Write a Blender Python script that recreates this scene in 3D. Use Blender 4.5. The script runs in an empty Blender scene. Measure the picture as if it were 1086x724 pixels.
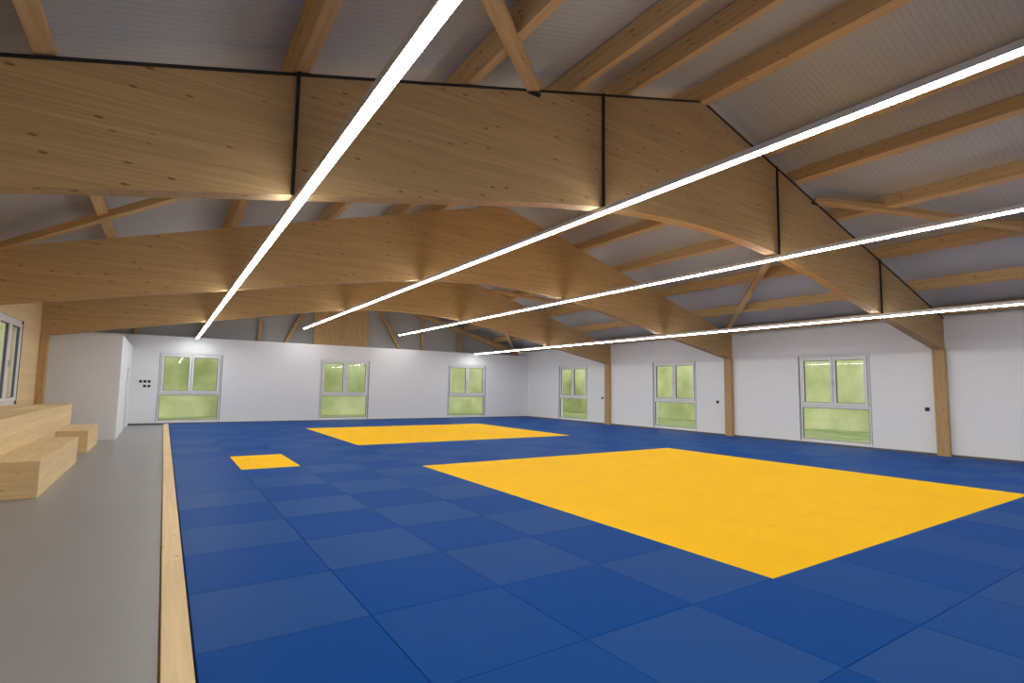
import bpy, math, random
from mathutils import Vector, Matrix, noise
random.seed(4)
sc=bpy.context.scene
try:
    sc.view_settings.view_transform='Standard'; sc.view_settings.look='None'; sc.view_settings.exposure=0
except Exception as e: print(e)

# ---------------------------------------------------------------- dimensions
XL,XR=-2.65,16.75; YB,YN=23.83,-6.9
XA=7.05; ZA=6.22; SL=0.280; FZ=-0.05
C0,S=5.28,6.1
def ztop(x): return ZA-SL*abs(x-XA)
def zbot(x):
    o=abs(x-XA)
    return 3.80-.185*(o-3.4) if o>3.4 else 3.80+.185*(3.4**2-o*o)/6.8

# ---------------------------------------------------------------- materials
def newmat(n):
    m=bpy.data.materials.new(n); m.use_nodes=True; nt=m.node_tree
    return m,nt,nt.nodes['Principled BSDF'],nt.nodes,nt.links
def ramp(nd,cols):
    r=nd.new('ShaderNodeValToRGB'); e=r.color_ramp.elements
    e[0].position,e[0].color=cols[0][0],(*cols[0][1],1); e[1].position,e[1].color=cols[-1][0],(*cols[-1][1],1)
    for p,c in cols[1:-1]:
        k=e.new(p); k.color=(*c,1)
    return r
def mul(nd,lk,a,b,fac=1,mode='MULTIPLY'):
    m=nd.new('ShaderNodeMix'); m.data_type='RGBA'; m.blend_type=mode; m.inputs[0].default_value=fac
    lk.new(a,m.inputs[6]); 
    if isinstance(b,tuple): m.inputs[7].default_value=(*b,1)
    else: lk.new(b,m.inputs[7])
    return m
def plain(n,c,rough=.5,metal=0,noise=0,scale=8):
    m,nt,b,nd,lk=newmat(n); b.inputs['Roughness'].default_value=rough; b.inputs['Metallic'].default_value=metal
    b.inputs['Base Color'].default_value=(*c,1)
    if noise:
        t=nd.new('ShaderNodeTexCoord'); x=nd.new('ShaderNodeTexNoise'); x.inputs['Scale'].default_value=scale; x.inputs['Detail'].default_value=4
        lk.new(t.outputs['Object'],x.inputs['Vector'])
        r=ramp(nd,[(.3,tuple(v*(1-noise) for v in c)),(.7,tuple(min(1,v*(1+noise)) for v in c))])
        lk.new(x.outputs['Fac'],r.inputs[0]); lk.new(r.outputs[0],b.inputs['Base Color'])
    return m
def wood(n,dark,light,lam=.04,length=3.0,knot=.75,rough=.55):
    """grain runs along local X, lamellas stacked along local Z"""
    m,nt,b,nd,lk=newmat(n); b.inputs['Roughness'].default_value=rough; b.inputs['Specular IOR Level'].default_value=.12
    t=nd.new('ShaderNodeTexCoord'); sp=nd.new('ShaderNodeSeparateXYZ'); lk.new(t.outputs['Object'],sp.inputs[0])
    cm=nd.new('ShaderNodeCombineXYZ'); lk.new(sp.outputs[0],cm.inputs[0]); lk.new(sp.outputs[2],cm.inputs[1])
    br=nd.new('ShaderNodeTexBrick'); lk.new(cm.outputs[0],br.inputs['Vector'])
    br.inputs['Scale'].default_value=1; br.inputs['Brick Width'].default_value=length; br.inputs['Row Height'].default_value=lam
    br.inputs['Mortar Size'].default_value=.0006; br.inputs['Color1'].default_value=(.89,.88,.87,1); br.inputs['Color2'].default_value=(1,1,1,1); br.inputs['Mortar'].default_value=(.75,.75,.75,1)
    br.offset=.37
    mp=nd.new('ShaderNodeMapping'); mp.inputs['Scale'].default_value=(.8,16,40); lk.new(t.outputs['Object'],mp.inputs[0])
    ns=nd.new('ShaderNodeTexNoise'); ns.inputs['Scale'].default_value=1.4; ns.inputs['Detail'].default_value=6; ns.inputs['Distortion'].default_value=.4; lk.new(mp.outputs[0],ns.inputs['Vector'])
    r=ramp(nd,[(.3,dark),(.72,light)]); lk.new(ns.outputs['Fac'],r.inputs[0])
    m1=mul(nd,lk,r.outputs[0],br.outputs['Color'],.8)
    mk=nd.new('ShaderNodeMapping'); mk.inputs['Scale'].default_value=(3.4,7,10); lk.new(t.outputs['Object'],mk.inputs[0])
    vo=nd.new('ShaderNodeTexVoronoi'); vo.inputs['Scale'].default_value=1.0; lk.new(mk.outputs[0],vo.inputs['Vector'])
    r2=ramp(nd,[(.07,(.34,.20,.11)),(.14,(1,1,1))]); lk.new(vo.outputs['Distance'],r2.inputs[0])
    m2=mul(nd,lk,m1.outputs[2],r2.outputs[0],knot)
    lk.new(m2.outputs[2],b.inputs['Base Color'])
    bp=nd.new('ShaderNodeBump'); bp.inputs['Strength'].default_value=.04; lk.new(ns.outputs['Fac'],bp.inputs['Height']); lk.new(bp.outputs[0],b.inputs['Normal'])
    return m
M={}
M['glulam']=wood('glulam_spruce',(.51,.335,.150),(.66,.450,.220))
M['timber']=wood('sawn_timber',(.52,.345,.165),(.67,.465,.240),lam=.6,length=9)
M['lightwood']=wood('spruce_panel',(.72,.53,.28),(.84,.65,.38),lam=.12,length=2.2,knot=.5)
M['wall']=plain('white_paint',(.84,.85,.87),.7,0,.01,3)
M['gypsum']=plain('white_partition_paint',(.78,.79,.81),.7,0,.01,3)
M['frame']=plain('white_window_pvc',(.78,.79,.80),.35,0,.01,5)
M['black']=plain('black_plastic',(.012,.012,.014),.5,0,.1,20)
M['alu']=plain('white_aluminium',(.55,.56,.58),.4,.2,.02,9)
M['steel']=plain('steel_wire',(.12,.12,.13),.35,.9,.05,9)
M['gasket']=plain('grey_gasket',(.10,.10,.11),.6,0,.05,9)

# concrete floor
m,nt,b,nd,lk=newmat('polished_screed'); M['floor']=m
t=nd.new('ShaderNodeTexCoord'); n1=nd.new('ShaderNodeTexNoise'); n1.inputs['Scale'].default_value=.7; n1.inputs['Detail'].default_value=3; n1.inputs['Roughness'].default_value=.5
lk.new(t.outputs['Object'],n1.inputs['Vector']); r=ramp(nd,[(.2,(.262,.259,.255)),(.8,(.292,.288,.284))]); lk.new(n1.outputs['Fac'],r.inputs[0]); lk.new(r.outputs[0],b.inputs['Base Color'])
b.inputs['Roughness'].default_value=.36; b.inputs['Specular IOR Level'].default_value=.4

# ribbed roof deck
m,nt,b,nd,lk=newmat('ribbed_roof_deck'); M['deck']=m; b.inputs['Roughness'].default_value=.5
t=nd.new('ShaderNodeTexCoord'); w=nd.new('ShaderNodeTexWave'); w.bands_direction='Y'; w.wave_profile='TRI'; w.inputs['Scale'].default_value=4
lk.new(t.outputs['Object'],w.inputs['Vector']); r=ramp(nd,[(.0,(.34,.345,.35)),(.2,(.43,.435,.44)),(1,(.43,.435,.44))]); lk.new(w.outputs['Fac'],r.inputs[0]); lk.new(r.outputs[0],b.inputs['Base Color'])
bp=nd.new('ShaderNodeBump'); bp.inputs['Strength'].default_value=.3; bp.inputs['Distance'].default_value=.01; lk.new(w.outputs['Fac'],bp.inputs['Height']); lk.new(bp.outputs[0],b.inputs['Normal'])

# tatami vinyl
def tatami(n,c,rough,sp=.03):
    m,nt,b,nd,lk=newmat(n); b.inputs['Roughness'].default_value=rough; b.inputs['Specular IOR Level'].default_value=sp
    t=nd.new('ShaderNodeTexCoord'); x=nd.new('ShaderNodeTexNoise'); x.inputs['Scale'].default_value=1.3; x.inputs['Detail'].default_value=3; lk.new(t.outputs['Object'],x.inputs['Vector'])
    r=ramp(nd,[(.3,tuple(v*.98 for v in c)),(.7,tuple(v*1.02 for v in c))]); lk.new(x.outputs['Fac'],r.inputs[0]); lk.new(r.outputs[0],b.inputs['Base Color'])
    w=nd.new('ShaderNodeTexVoronoi'); w.inputs['Scale'].default_value=160; lk.new(t.outputs['Object'],w.inputs['Vector'])
    bp=nd.new('ShaderNodeBump'); bp.inputs['Strength'].default_value=.2; bp.inputs['Distance'].default_value=.002; lk.new(w.outputs['Distance'],bp.inputs['Height']); lk.new(bp.outputs[0],b.inputs['Normal'])
    return m
blues=[tatami('tatami_blue_a',(.0003,.058,.265),.5,.025),tatami('tatami_blue_b',(.009,.070,.262),.5,.035),tatami('tatami_blue_c',(.003,.063,.264),.5,.03)]  # alternating sheen of the tiles is painted in as lighter and darker blues
yel=tatami('tatami_yellow',(1.0,.56,.0),.5,.03)

# lamp diffuser
m,nt,b,nd,lk=newmat('led_diffuser'); M['led']=m
b.inputs['Emission Color'].default_value=(1,.99,.98,1); b.inputs['Emission Strength'].default_value=48
# window glass: clear with a fresnel mirror layer
m,nt,b,nd,lk=newmat('window_glass'); M['glass']=m
nd.remove(b); out=nd['Material Output']; tr=nd.new('ShaderNodeBsdfTransparent'); tr.inputs[0].default_value=(.93,.95,.92,1)
gl=nd.new('ShaderNodeBsdfGlossy'); gl.inputs['Roughness'].default_value=.02; fr_=nd.new('ShaderNodeFresnel'); fr_.inputs[0].default_value=1.55
mx=nd.new('ShaderNodeMixShader'); lk.new(fr_.outputs[0],mx.inputs[0]); lk.new(tr.outputs[0],mx.inputs[1]); lk.new(gl.outputs[0],mx.inputs[2]); lk.new(mx.outputs[0],out.inputs[0])
# outdoors
def foliage(n,cols,sc_):
    m,nt,b,nd,lk=newmat(n); b.inputs['Roughness'].default_value=.9; b.inputs['Specular IOR Level'].default_value=.05
    t=nd.new('ShaderNodeTexCoord'); x=nd.new('ShaderNodeTexNoise'); x.inputs['Scale'].default_value=sc_; x.inputs['Detail'].default_value=5; x.inputs['Roughness'].default_value=.55
    lk.new(t.outputs['Object'],x.inputs['Vector']); r=ramp(nd,cols); lk.new(x.outputs['Fac'],r.inputs[0]); lk.new(r.outputs[0],b.inputs['Base Color']); return m
M['grass']=foliage('meadow_grass',[(.35,(.22,.27,.10)),(.5,(.28,.33,.14)),(.68,(.36,.38,.20))],.7)
M['hedge']=foliage('hedge_leaves',[(.32,(.40,.46,.19)),(.5,(.54,.58,.29)),(.68,(.68,.70,.42))],.6)

# ---------------------------------------------------------------- mesh helpers
def mk(name,verts,faces,mats,parent=None,fm=None,loc=None,bevel=0):
    me=bpy.data.meshes.new(name); me.from_pydata([tuple(v) for v in verts],[],faces)
    for q in (mats if isinstance(mats,list) else [mats]): me.materials.append(q)
    if fm: 
        for p,i in zip(me.polygons,fm): p.material_index=i
    me.update(); o=bpy.data.objects.new(name,me); sc.collection.objects.link(o)
    if parent: o.parent=parent
    if loc: o.location=loc
    if bevel:
        d=o.modifiers.new('bevel','BEVEL'); d.width=bevel; d.segments=2; d.limit_method='ANGLE'
    return o
BF=[(0,3,2,1),(4,5,6,7),(0,1,5,4),(1,2,6,5),(2,3,7,6),(3,0,4,7)]
def bv(x0,x1,y0,y1,z0,z1): return [(x0,y0,z0),(x1,y0,z0),(x1,y1,z0),(x0,y1,z0),(x0,y0,z1),(x1,y0,z1),(x1,y1,z1),(x0,y1,z1)]
def box(name,x0,x1,y0,y1,z0,z1,mat,parent=None,bevel=0):
    return mk(name,bv(x0,x1,y0,y1,z0,z1),BF,mat,parent,bevel=bevel)
def boxes(name,L,mat,parent=None,bevel=0):
    V=[];F=[];fm=[]
    mats=mat if isinstance(mat,list) else [mat]
    for q in L:
        o=len(V); V+=bv(*q[:6]); F+=[tuple(i+o for i in f) for f in BF]; fm+=[q[6] if len(q)>6 else 0]*6
    return mk(name,V,F,mats,parent,fm,bevel=bevel)
def empty(name,loc=(0,0,0),rz=0):
    e=bpy.data.objects.new(name,None); sc.collection.objects.link(e); e.location=loc; e.rotation_euler=(0,0,rz); e.empty_display_size=.2; return e
def member(name,p0,p1,w,h,mat,up=Vector((0,0,1)),parent=None,bevel=.004):
    """rectangular timber from p0 to p1, grain along local X"""
    p0=Vector(p0);p1=Vector(p1);d=p1-p0;L=d.length;x=d.normalized();y=up.cross(x).normalized();z=x.cross(y)
    o=mk(name,bv(-L/2,L/2,-w/2,w/2,-h/2,h/2),BF,mat,parent,bevel=bevel)
    R=Matrix((x,y,z)).transposed().to_4x4(); o.matrix_world=Matrix.Translation((p0+p1)/2)@R
    return o

# ---------------------------------------------------------------- room shell
box('floor',XL-.3,XR+.3,YN-.3,YB+1.2,FZ-.2,FZ,M['floor'])
def wall_holes(name,a0,a1,z0,z1,holes,f):
    A=sorted({a0,a1,*[h[0] for h in holes],*[h[1] for h in holes]}); Zs=sorted({z0,z1,*[h[2] for h in holes],*[h[3] for h in holes]})
    L=[]
    for i in range(len(A)-1):
        for j in range(len(Zs)-1):
            ca=(A[i]+A[i+1])/2; cz=(Zs[j]+Zs[j+1])/2
            if any(h[0]<ca<h[1] and h[2]<cz<h[3] for h in holes): continue
            L.append(f(A[i],A[i+1],Zs[j],Zs[j+1]))
    return L
ZW0,ZW1=.04,2.65
YG=YB+1.0
wb=[(-.19,1.90),(5.68,7.84),(11.87,14.03)]
wr=[(6.93,8.96),(12.82,14.92),(18.95,21.10)]
boxes('wall_back',wall_holes('b',XL,XR,FZ,3.28,[(a,c,ZW0,ZW1) for a,c in wb],lambda a,c,z0,z1:(a,c,YB,YB+.25,z0,z1))+[(XL,XR,YB+.25,YG+.1,3.10,3.27)],M['wall'])
boxes('wall_right',wall_holes('r',YN-.3,YB+1.2,FZ,3.49,[(a,c,ZW0,ZW1) for a,c in wr],lambda a,c,z0,z1:(XR,XR+.25,a,c,z0,z1))+[(XR+.2,XR+.25,YN-.3,YB+1.2,3.49,3.78)],M['wall'])
wl=[(13.4,15.5)]
boxes('wall_left',wall_holes('l',YN-.3,YB+1.2,FZ,3.49,[(a,c,1.0,2.8) for a,c in wl],lambda a,c,z0,z1:(XL-.25,XL,a,c,z0,z1))+[(XL-.25,XL-.2,YN-.3,YB+1.2,3.49,3.78)],M['lightwood'])
mk('wall_front',bv(XL-.3,XR+.3,YN-.25,YN,FZ,6.5),BF,M['wall'])
# gable infill over the back wall, set back behind the parapet
mk('wall_gable',[(XL,YG,3.0),(XR,YG,3.0),(XR,YG,3.78),(XA,YG,6.5),(XL,YG,3.78),(XL,YG+.1,3.0),(XR,YG+.1,3.0),(XR,YG+.1,3.78),(XA,YG+.1,6.5),(XL,YG+.1,3.78)],[(0,1,2,3,4),(9,8,7,6,5)],M['deck'])
# roof
H=.27
V=[];F=[]
for y in (YN-.3,YB+1.3):
    for x,dz in ((XL-.4,0),(XA,0),(XR+.4,0),(XR+.4,.12),(XA,.12),(XL-.4,.12)): V.append((x,y,ztop(x)+H+dz))
F=[(0,1,7,6),(1,2,8,7),(3,4,10,9),(4,5,11,10),(2,3,9,8),(5,0,6,11),(0,5,4,1),(1,4,3,2),(6,7,10,11),(7,8,9,10)]
mk('ceiling',V,F,M['deck'])
boxes('baseboard_right',[(XR-.02,XR,YN,YB,FZ,FZ+.06)],M['gasket'])
boxes('baseboard_back',[(-1.0,XR-.02,YB-.02,YB,FZ,FZ+.06)],M['gasket'])

# ---------------------------------------------------------------- arched glulam beams
def arch(y,strap):
    e=empty('arched_glulam_beam',(0,y,0))
    V=[];F=[];n=80;hw=.10
    for i in range(n+1):
        x=XL+.0+(XR-XL)*i/n
        if i==n//2: x=XA
        V+=[(x,-hw,zbot(x)),(x,hw,zbot(x)),(x,hw,ztop(x)),(x,-hw,ztop(x))]
    for i in range(n):
        a=4*i;b=a+4
        F+=[(a,b,b+1,a+1),(a+1,b+1,b+2,a+2),(a+2,b+2,b+3,a+3),(a+3,b+3,b,a)]
    F+=[(0,1,2,3),(4*n+3,4*n+2,4*n+1,4*n)]
    mk('glulam_body',V,F,M['glulam'],e)
    if strap:
        # black cable along the upper edge
        V=[];F=[];ch=.024
        for i in range(n+1):
            x=XL+(XR-XL)*i/n; z=ztop(x)-.012
            V+=[(x,-hw-.022,z-ch),(x,-hw,z-ch),(x,-hw,z),(x,-hw-.022,z)]
        for i in range(n):
            a=4*i;b=a+4
            F+=[(a,b,b+1,a+1),(a+1,b+1,b+2,a+2),(a+2,b+2,b+3,a+3),(a+3,b+3,b,a)]
        mk('edge_cable',V,F,M['black'],e)
        for k,x in enumerate((.90,4.85,9.15,13.2)):
            box(f'conduit_{k+1}',x-.015,x+.015,-hw-.03,-hw,zbot(x)-.01,ztop(x),M['black'],e,bevel=.004)
        # small brace fittings on the top edge
        for k,x in enumerate((3.66,2*XA-3.66)):
            box(f'brace_fitting_{k+1}',x-.09,x+.09,-hw-.05,-hw,ztop(x)-.085,ztop(x)-.05,M['black'],e,bevel=.004)
    return e
BY=[C0-S,C0,C0+S,C0+2*S]
for y in BY: arch(y,y==C0)
# columns
for y in BY:
    for sx in (XL,XR):
        s=1 if sx==XL else -1
        e=empty('timber_column',(sx,y,0))
        o=mk('post',bv(-1.4,1.4,-.13,.13,-.08,.08),BF,M['glulam'],e,bevel=.005)
        o.rotation_euler=(0,math.radians(90),0); o.scale=((2.68-FZ)/2.8,1,1); o.location=(s*.08,0,(2.68+FZ)/2)
# ---------------------------------------------------------------- roof purlins
def purlin(x,w=.14,h=.25):
    up=Vector((-SL if x<XA else SL,0,1)).normalized() if abs(x-XA)>.01 else Vector((0,0,1))
    z=ztop(x)+.135
    if abs(x-XA)<.01: z-=.04
    member('roof_purlin',(x,YN,z),(x,YG-.02,z),w,h,M['timber'],up)
purlin(XA,.20,.30)
for d in (1.75,2.75,4.3,6.15,8.0): purlin(XA-d); purlin(XA+d)
for x in (XL+.1,XR-.1):
    member('eaves_purlin',(x,YN,ztop(x)+.13),(x,YG-.02,ztop(x)+.13),.18,.20,M['timber'])
# wind bracing, zig-zag in the roof plane
def brace(xa,ya,xb,yb):
    member('roof_wind_brace',(xa,ya,ztop(xa)+.0),(xb,yb,ztop(xb)+.0),.16,.10,M['timber'],Vector((-SL if xa<XA else SL,0,1)).normalized())
for i,(y0,y1) in enumerate(((BY[0],BY[1]),(BY[1],BY[2]),(BY[2],BY[3]),(BY[3],YG))):
    if i%2==0:
        brace(-2.3,y0+.12,3.66,y1-.12); brace(2*XA+2.3,y0+.12,2*XA-3.66,y1-.12)
    else:
        brace(3.66,y0+.12,-2.3,y1-.12); brace(2*XA-3.66,y0+.12,2*XA+2.3,y1-.12)

# ---------------------------------------------------------------- gable framing
e=empty('gable_timber_frame',(0,0,0))
for i,x in enumerate((-1.0,1.2,3.3,10.8,12.9,15.1)):
    member(f'post_{i}',(x,YG-.1,3.28),(x,YG-.1,ztop(x)-.1),.14,.12,M['timber'],Vector((0,1,0)),e)
pan=member('centre_panel',(6.75,YG-.12,3.28),(6.75,YG-.12,5.85),2.5,.1,M['timber'],Vector((0,1,0)),e)
member('strut_1',(4.3,YG-.16,3.28),(5.4,YG-.16,5.5),.14,.12,M['timber'],Vector((0,1,0)),e)
member('strut_2',(9.6,YG-.16,3.28),(8.3,YG-.16,5.5),.14,.12,M['timber'],Vector((0,1,0)),e)
for s in (-1,1):
    xe=XL+.25 if s<0 else XR-.25
    member('top_chord',(xe,YG-.2,ztop(xe)-.12),(XA,YG-.2,ZA-.12),.14,.24,M['timber'],Vector((0,0,1)),e)

# ---------------------------------------------------------------- windows
def window(name,loc,rz,W,z0,z1,full=True):
    """local: X along wall, +Y into the wall (outwards)"""
    e=empty(name,loc,rz); f=.065; H=z1-z0; zt=z0+H*.405 if full else z0
    L=[]; fr=lambda x0,x1,a,b,y0=.03,y1=.11:L.append((x0,x1,y0,y1,a,b))
    fr(-W/2,-W/2+f,z0,z1); fr(W/2-f,W/2,z0,z1); fr(-W/2+f,W/2-f,z1-f,z1); fr(-W/2+f,W/2-f,z0,z0+f)
    if full: fr(-W/2+f,W/2-f,zt-.04,zt+.04)
    boxes('outer_frame',L,M['frame'],e,bevel=.004)
    g=.012
    boxes('joint_seal',[(-W/2-g,-W/2,.0,.06,z0,z1),(W/2,W/2+g,.0,.06,z0,z1)],M['gasket'],e)
    a=zt+.04 if full else z0+f; b=z1-f; c=.075
    for k,(x0,x1) in enumerate(((-W/2+f,0),(0,W/2-f))):
        x0+=.008;x1-=.008
        boxes(f'casement_{k+1}',[(x0,x0+c,.0,.09,a+.008,b-.008),(x1-c,x1,.0,.09,a+.008,b-.008),(x0+c,x1-c,.0,.09,a+.008,a+.008+c),(x0+c,x1-c,.0,.09,b-.008-c,b-.008)],M['frame'],e,bevel=.006)
        gx0,gx1,gz0,gz1=x0+c,x1-c,a+.008+c,b-.008-c; q=.014
        boxes(f'glazing_seal_{k+1}',[(gx0,gx0+q,.03,.07,gz0,gz1),(gx1-q,gx1,.03,.07,gz0,gz1),(gx0+q,gx1-q,.03,.07,gz0,gz0+q),(gx0+q,gx1-q,.03,.07,gz1-q,gz1)],M['gasket'],e)
        mk(f'pane_{k+1}',[(gx0+q,.055,gz0+q),(gx1-q,.055,gz0+q),(gx1-q,.055,gz1-q),(gx0+q,.055,gz1-q)],[(0,1,2,3)],M['glass'],e)
    box('handle',-.012,.012,-.045,-.0,(a+b)/2-.12,(a+b)/2+.02,M['alu'],e,bevel=.004)
    if full:
        gx0,gx1,gz0,gz1=-W/2+f,W/2-f,z0+f,zt-.04; q=.014
        boxes('glazing_seal_low',[(gx0,gx0+q,.04,.08,gz0,gz1),(gx1-q,gx1,.04,.08,gz0,gz1),(gx0+q,gx1-q,.04,.08,gz0,gz0+q),(gx0+q,gx1-q,.04,.08,gz1-q,gz1)],M['gasket'],e)
        mk('pane_low',[(gx0+q,.065,gz0+q),(gx1-q,.065,gz0+q),(gx1-q,.065,gz1-q),(gx0+q,.065,gz1-q)],[(0,1,2,3)],M['glass'],e)
    return e
n=1
for a,c in wb: window(f'window_{n}',((a+c)/2,YB,0),0,c-a-.024,ZW0,ZW1); n+=1
for a,c in wr: window(f'window_{n}',(XR,(a+c)/2,0),-math.pi/2,c-a-.024,ZW0,ZW1); n+=1
for a,c in wl: window(f'window_{n}',(XL,(a+c)/2,0),math.pi/2,c-a-.024,1.0,2.8,False); n+=1

# ---------------------------------------------------------------- outdoors: meadow and hedges seen through the glass
NX=60;V=[];F=[]
G0x,G1x,G0y,G1y=-40,60,-20,75
for i in range(NX+1):
    for j in range(NX+1):
        x=G0x+(G1x-G0x)*i/NX;y=G0y+(G1y-G0y)*j/NX
        V.append((x,y,-.40+.06*noise.noise(Vector((x*.3,y*.3,0)))))
for i in range(NX):
    for j in range(NX):
        a=i*(NX+1)+j;F.append((a,a+NX+1,a+NX+2,a+1))
mk('meadow_ground',V,F,M['grass'])
def hedge(p0,p1,h,out):
    p0=Vector(p0);p1=Vector(p1);d=p1-p0;L=d.length;d/=L;o=Vector(out);n=int(L/.4);k=26;V=[];F=[]
    for i in range(n+1):
        for j in range(k+1):
            a=math.pi*j/k; base=p0+d*(L*i/n); w=2.2*math.cos(a); z=h*max(0.0,math.sin(a))**.8
            q=Vector((base.x-o.x*w,base.y-o.y*w,z-.5))
            ns=noise.noise(q*.5)*.7+noise.noise(q*1.7)*.22
            q-=o*ns*math.cos(a)*1.0; q.z+=ns*1.1*math.sin(a); V.append(q)
    for i in range(n):
        for j in range(k):
            a=i*(k+1)+j;F.append((a,a+k+1,a+k+2,a+1))
    ob=mk('garden_hedge',V,F,M['hedge'])
    for p in ob.data.polygons: p.use_smooth=True
hedge((-25,YB+14,0),(33,YB+14,0),6.0,(0,1,0))
hedge((XR+15,-5,0),(XR+15,YB+16,0),6.0,(1,0,0))
hedge((XL-12,0,0),(XL-12,YB+14,0),6.0,(-1,0,0))

# ---------------------------------------------------------------- partition room in far-left corner
boxes('wall_partition',[(XL,-1.02,18.0,18.15,FZ,2.8),(-1.14,-1.02,18.15,21.2,FZ,2.8),(-1.14,-1.02,22.1,YB,FZ,2.8),(-1.14,-1.02,21.2,22.1,2.0,2.8),(XL,-1.14,18.15,YB,2.7,2.8)],M['gypsum'])
e=empty('door_1',(-1.06,21.65,0)); box('leaf',-.04,.0,-.44,.44,FZ+.01,1.99,M['frame'],e,bevel=.004); box('handle',.0,.05,-.36,-.24,.95,.98,M['steel'],e,bevel=.004)
e=empty('light_switch_panel',(-.6,YB,1.5))
for i,(dx,dz) in enumerate(((-.17,.05),(-.04,.05),(.09,.05),(-.04,-.12),(.09,-.12))):
    box(f'switch_{i+1}',dx,dx+.09,-.02,0,dz-.045,dz+.045,M['black'],e,bevel=.006)
for y in (5.62,11.9,17.9):
    e=empty('wall_socket',(XR,y,1.13)); box('plate',-.02,0,-.05,.05,-.05,.05,M['black'],e,bevel=.006)

# ---------------------------------------------------------------- judo mats
MX,MY=.237,2.527
V=[];F=[];fm=[]
gp=.0014; bvl=.004
for i in range(16):
    for j in range(-9,21):
        x0=MX+i+gp/2;x1=x0+1-gp;y0=MY+j+gp/2;y1=y0+1-gp
        if y1<YN+.3: continue
        o=len(V)
        V+=[(x0,y0,FZ),(x1,y0,FZ),(x1,y1,FZ),(x0,y1,FZ),(x0,y0,-bvl),(x1,y0,-bvl),(x1,y1,-bvl),(x0,y1,-bvl),
            (x0+bvl,y0+bvl,0),(x1-bvl,y0+bvl,0),(x1-bvl,y1-bvl,0),(x0+bvl,y1-bvl,0)]
        f=[(0,1,5,4),(1,2,6,5),(2,3,7,6),(3,0,4,7),(4,5,9,8),(5,6,10,9),(6,7,11,10),(7,4,8,11),(8,9,10,11)]
        F+=[tuple(a+o for a in q) for q in f]
        y_=(4<=i<11 and 0<=j<7) or (4<=i<11 and 11<=j<17) or (i==1 and j in(8,9))
        k=3 if y_ else ((i+j)%2 if random.random()<.8 else 2)
        fm+=[k]*9
mk('judo_mats',V,F,blues+[yel],None,fm)
member('trim_1',(MX-.085,YN+.3,-.028),(MX-.085,MY+21,-.028),.15,.052,M['lightwood'])

# ---------------------------------------------------------------- bleachers
def bleach_block(name,x0,x1,y0,y1,z0,z1,e):
    t=.04
    member(name+'_seat',((x0+x1)/2,y0,z1-t/2),((x0+x1)/2,y1,z1-t/2),x1-x0,t,M['lightwood'],parent=e)
    member(name+'_riser',(x1-t/2-.005,y0+.005,(z0+z1-t)/2),(x1-t/2-.005,y1-.005,(z0+z1-t)/2),t,z1-t-z0,M['lightwood'],parent=e)
    for k,y in enumerate((y0+t/2+.005,y1-t/2-.005)):
        member(f'{name}_end_{k}',(x0,y,(z0+z1-t)/2),(x1-t-.005,y,(z0+z1-t)/2),t,z1-t-z0,M['lightwood'],parent=e)
e=empty('wooden_bleachers')
bleach_block('upper_tier',XL+.17,-1.87,5.6,17.04,FZ,.96,e)
bleach_block('lower_tier',-1.868,-1.32,9.48,13.28,FZ,.44,e)
bleach_block('lower_tier_far',-1.868,-1.32,14.9,17.04,FZ,.44,e)

# ---------------------------------------------------------------- linear pendant lights
for x,z in ((.952,3.24),(4.847,3.93),(9.10,3.93),(13.2,3.24)):
    e=empty('linear_led_light',(x,0,z))
    boxes('housing',[(-.035,.035,-4.5,23.5,-.022,.04)],M['alu'],e)
    boxes('diffuser',[(-.035,.035,-4.5,23.5,-.04,-.022)],M['led'],e)
    for k,yb in enumerate(BY[1:]+[-1.5]):
        box(f'suspension_{k}',-.0015,.0015,yb+.4,yb+.403,.035,ztop(x)+.26-z,M['steel'],e)

# ---------------------------------------------------------------- world + camera
w=bpy.data.worlds.new('world'); sc.world=w; w.use_nodes=True
bg=w.node_tree.nodes['Background']; bg.inputs[0].default_value=(.95,.97,1,1); bg.inputs[1].default_value=1.55
cam=bpy.data.cameras.new('cam'); co=bpy.data.objects.new('camera',cam); sc.collection.objects.link(co); sc.camera=co
cam.sensor_width=36; cam.lens=558.571/1086*36; cam.clip_start=.05
ya,pi,ro=[math.radians(a) for a in (33.295,5.072,.895)]
fw=Vector((math.sin(ya)*math.cos(pi),math.cos(ya)*math.cos(pi),math.sin(pi)))
r=Vector((math.cos(ya),-math.sin(ya),0)); u=r.cross(fw)
r2=r*math.cos(ro)+u*math.sin(ro); u2=-r*math.sin(ro)+u*math.cos(ro)
co.matrix_world=Matrix.Translation((0,0,1.508))@Matrix((r2,u2,-fw)).transposed().to_4x4()
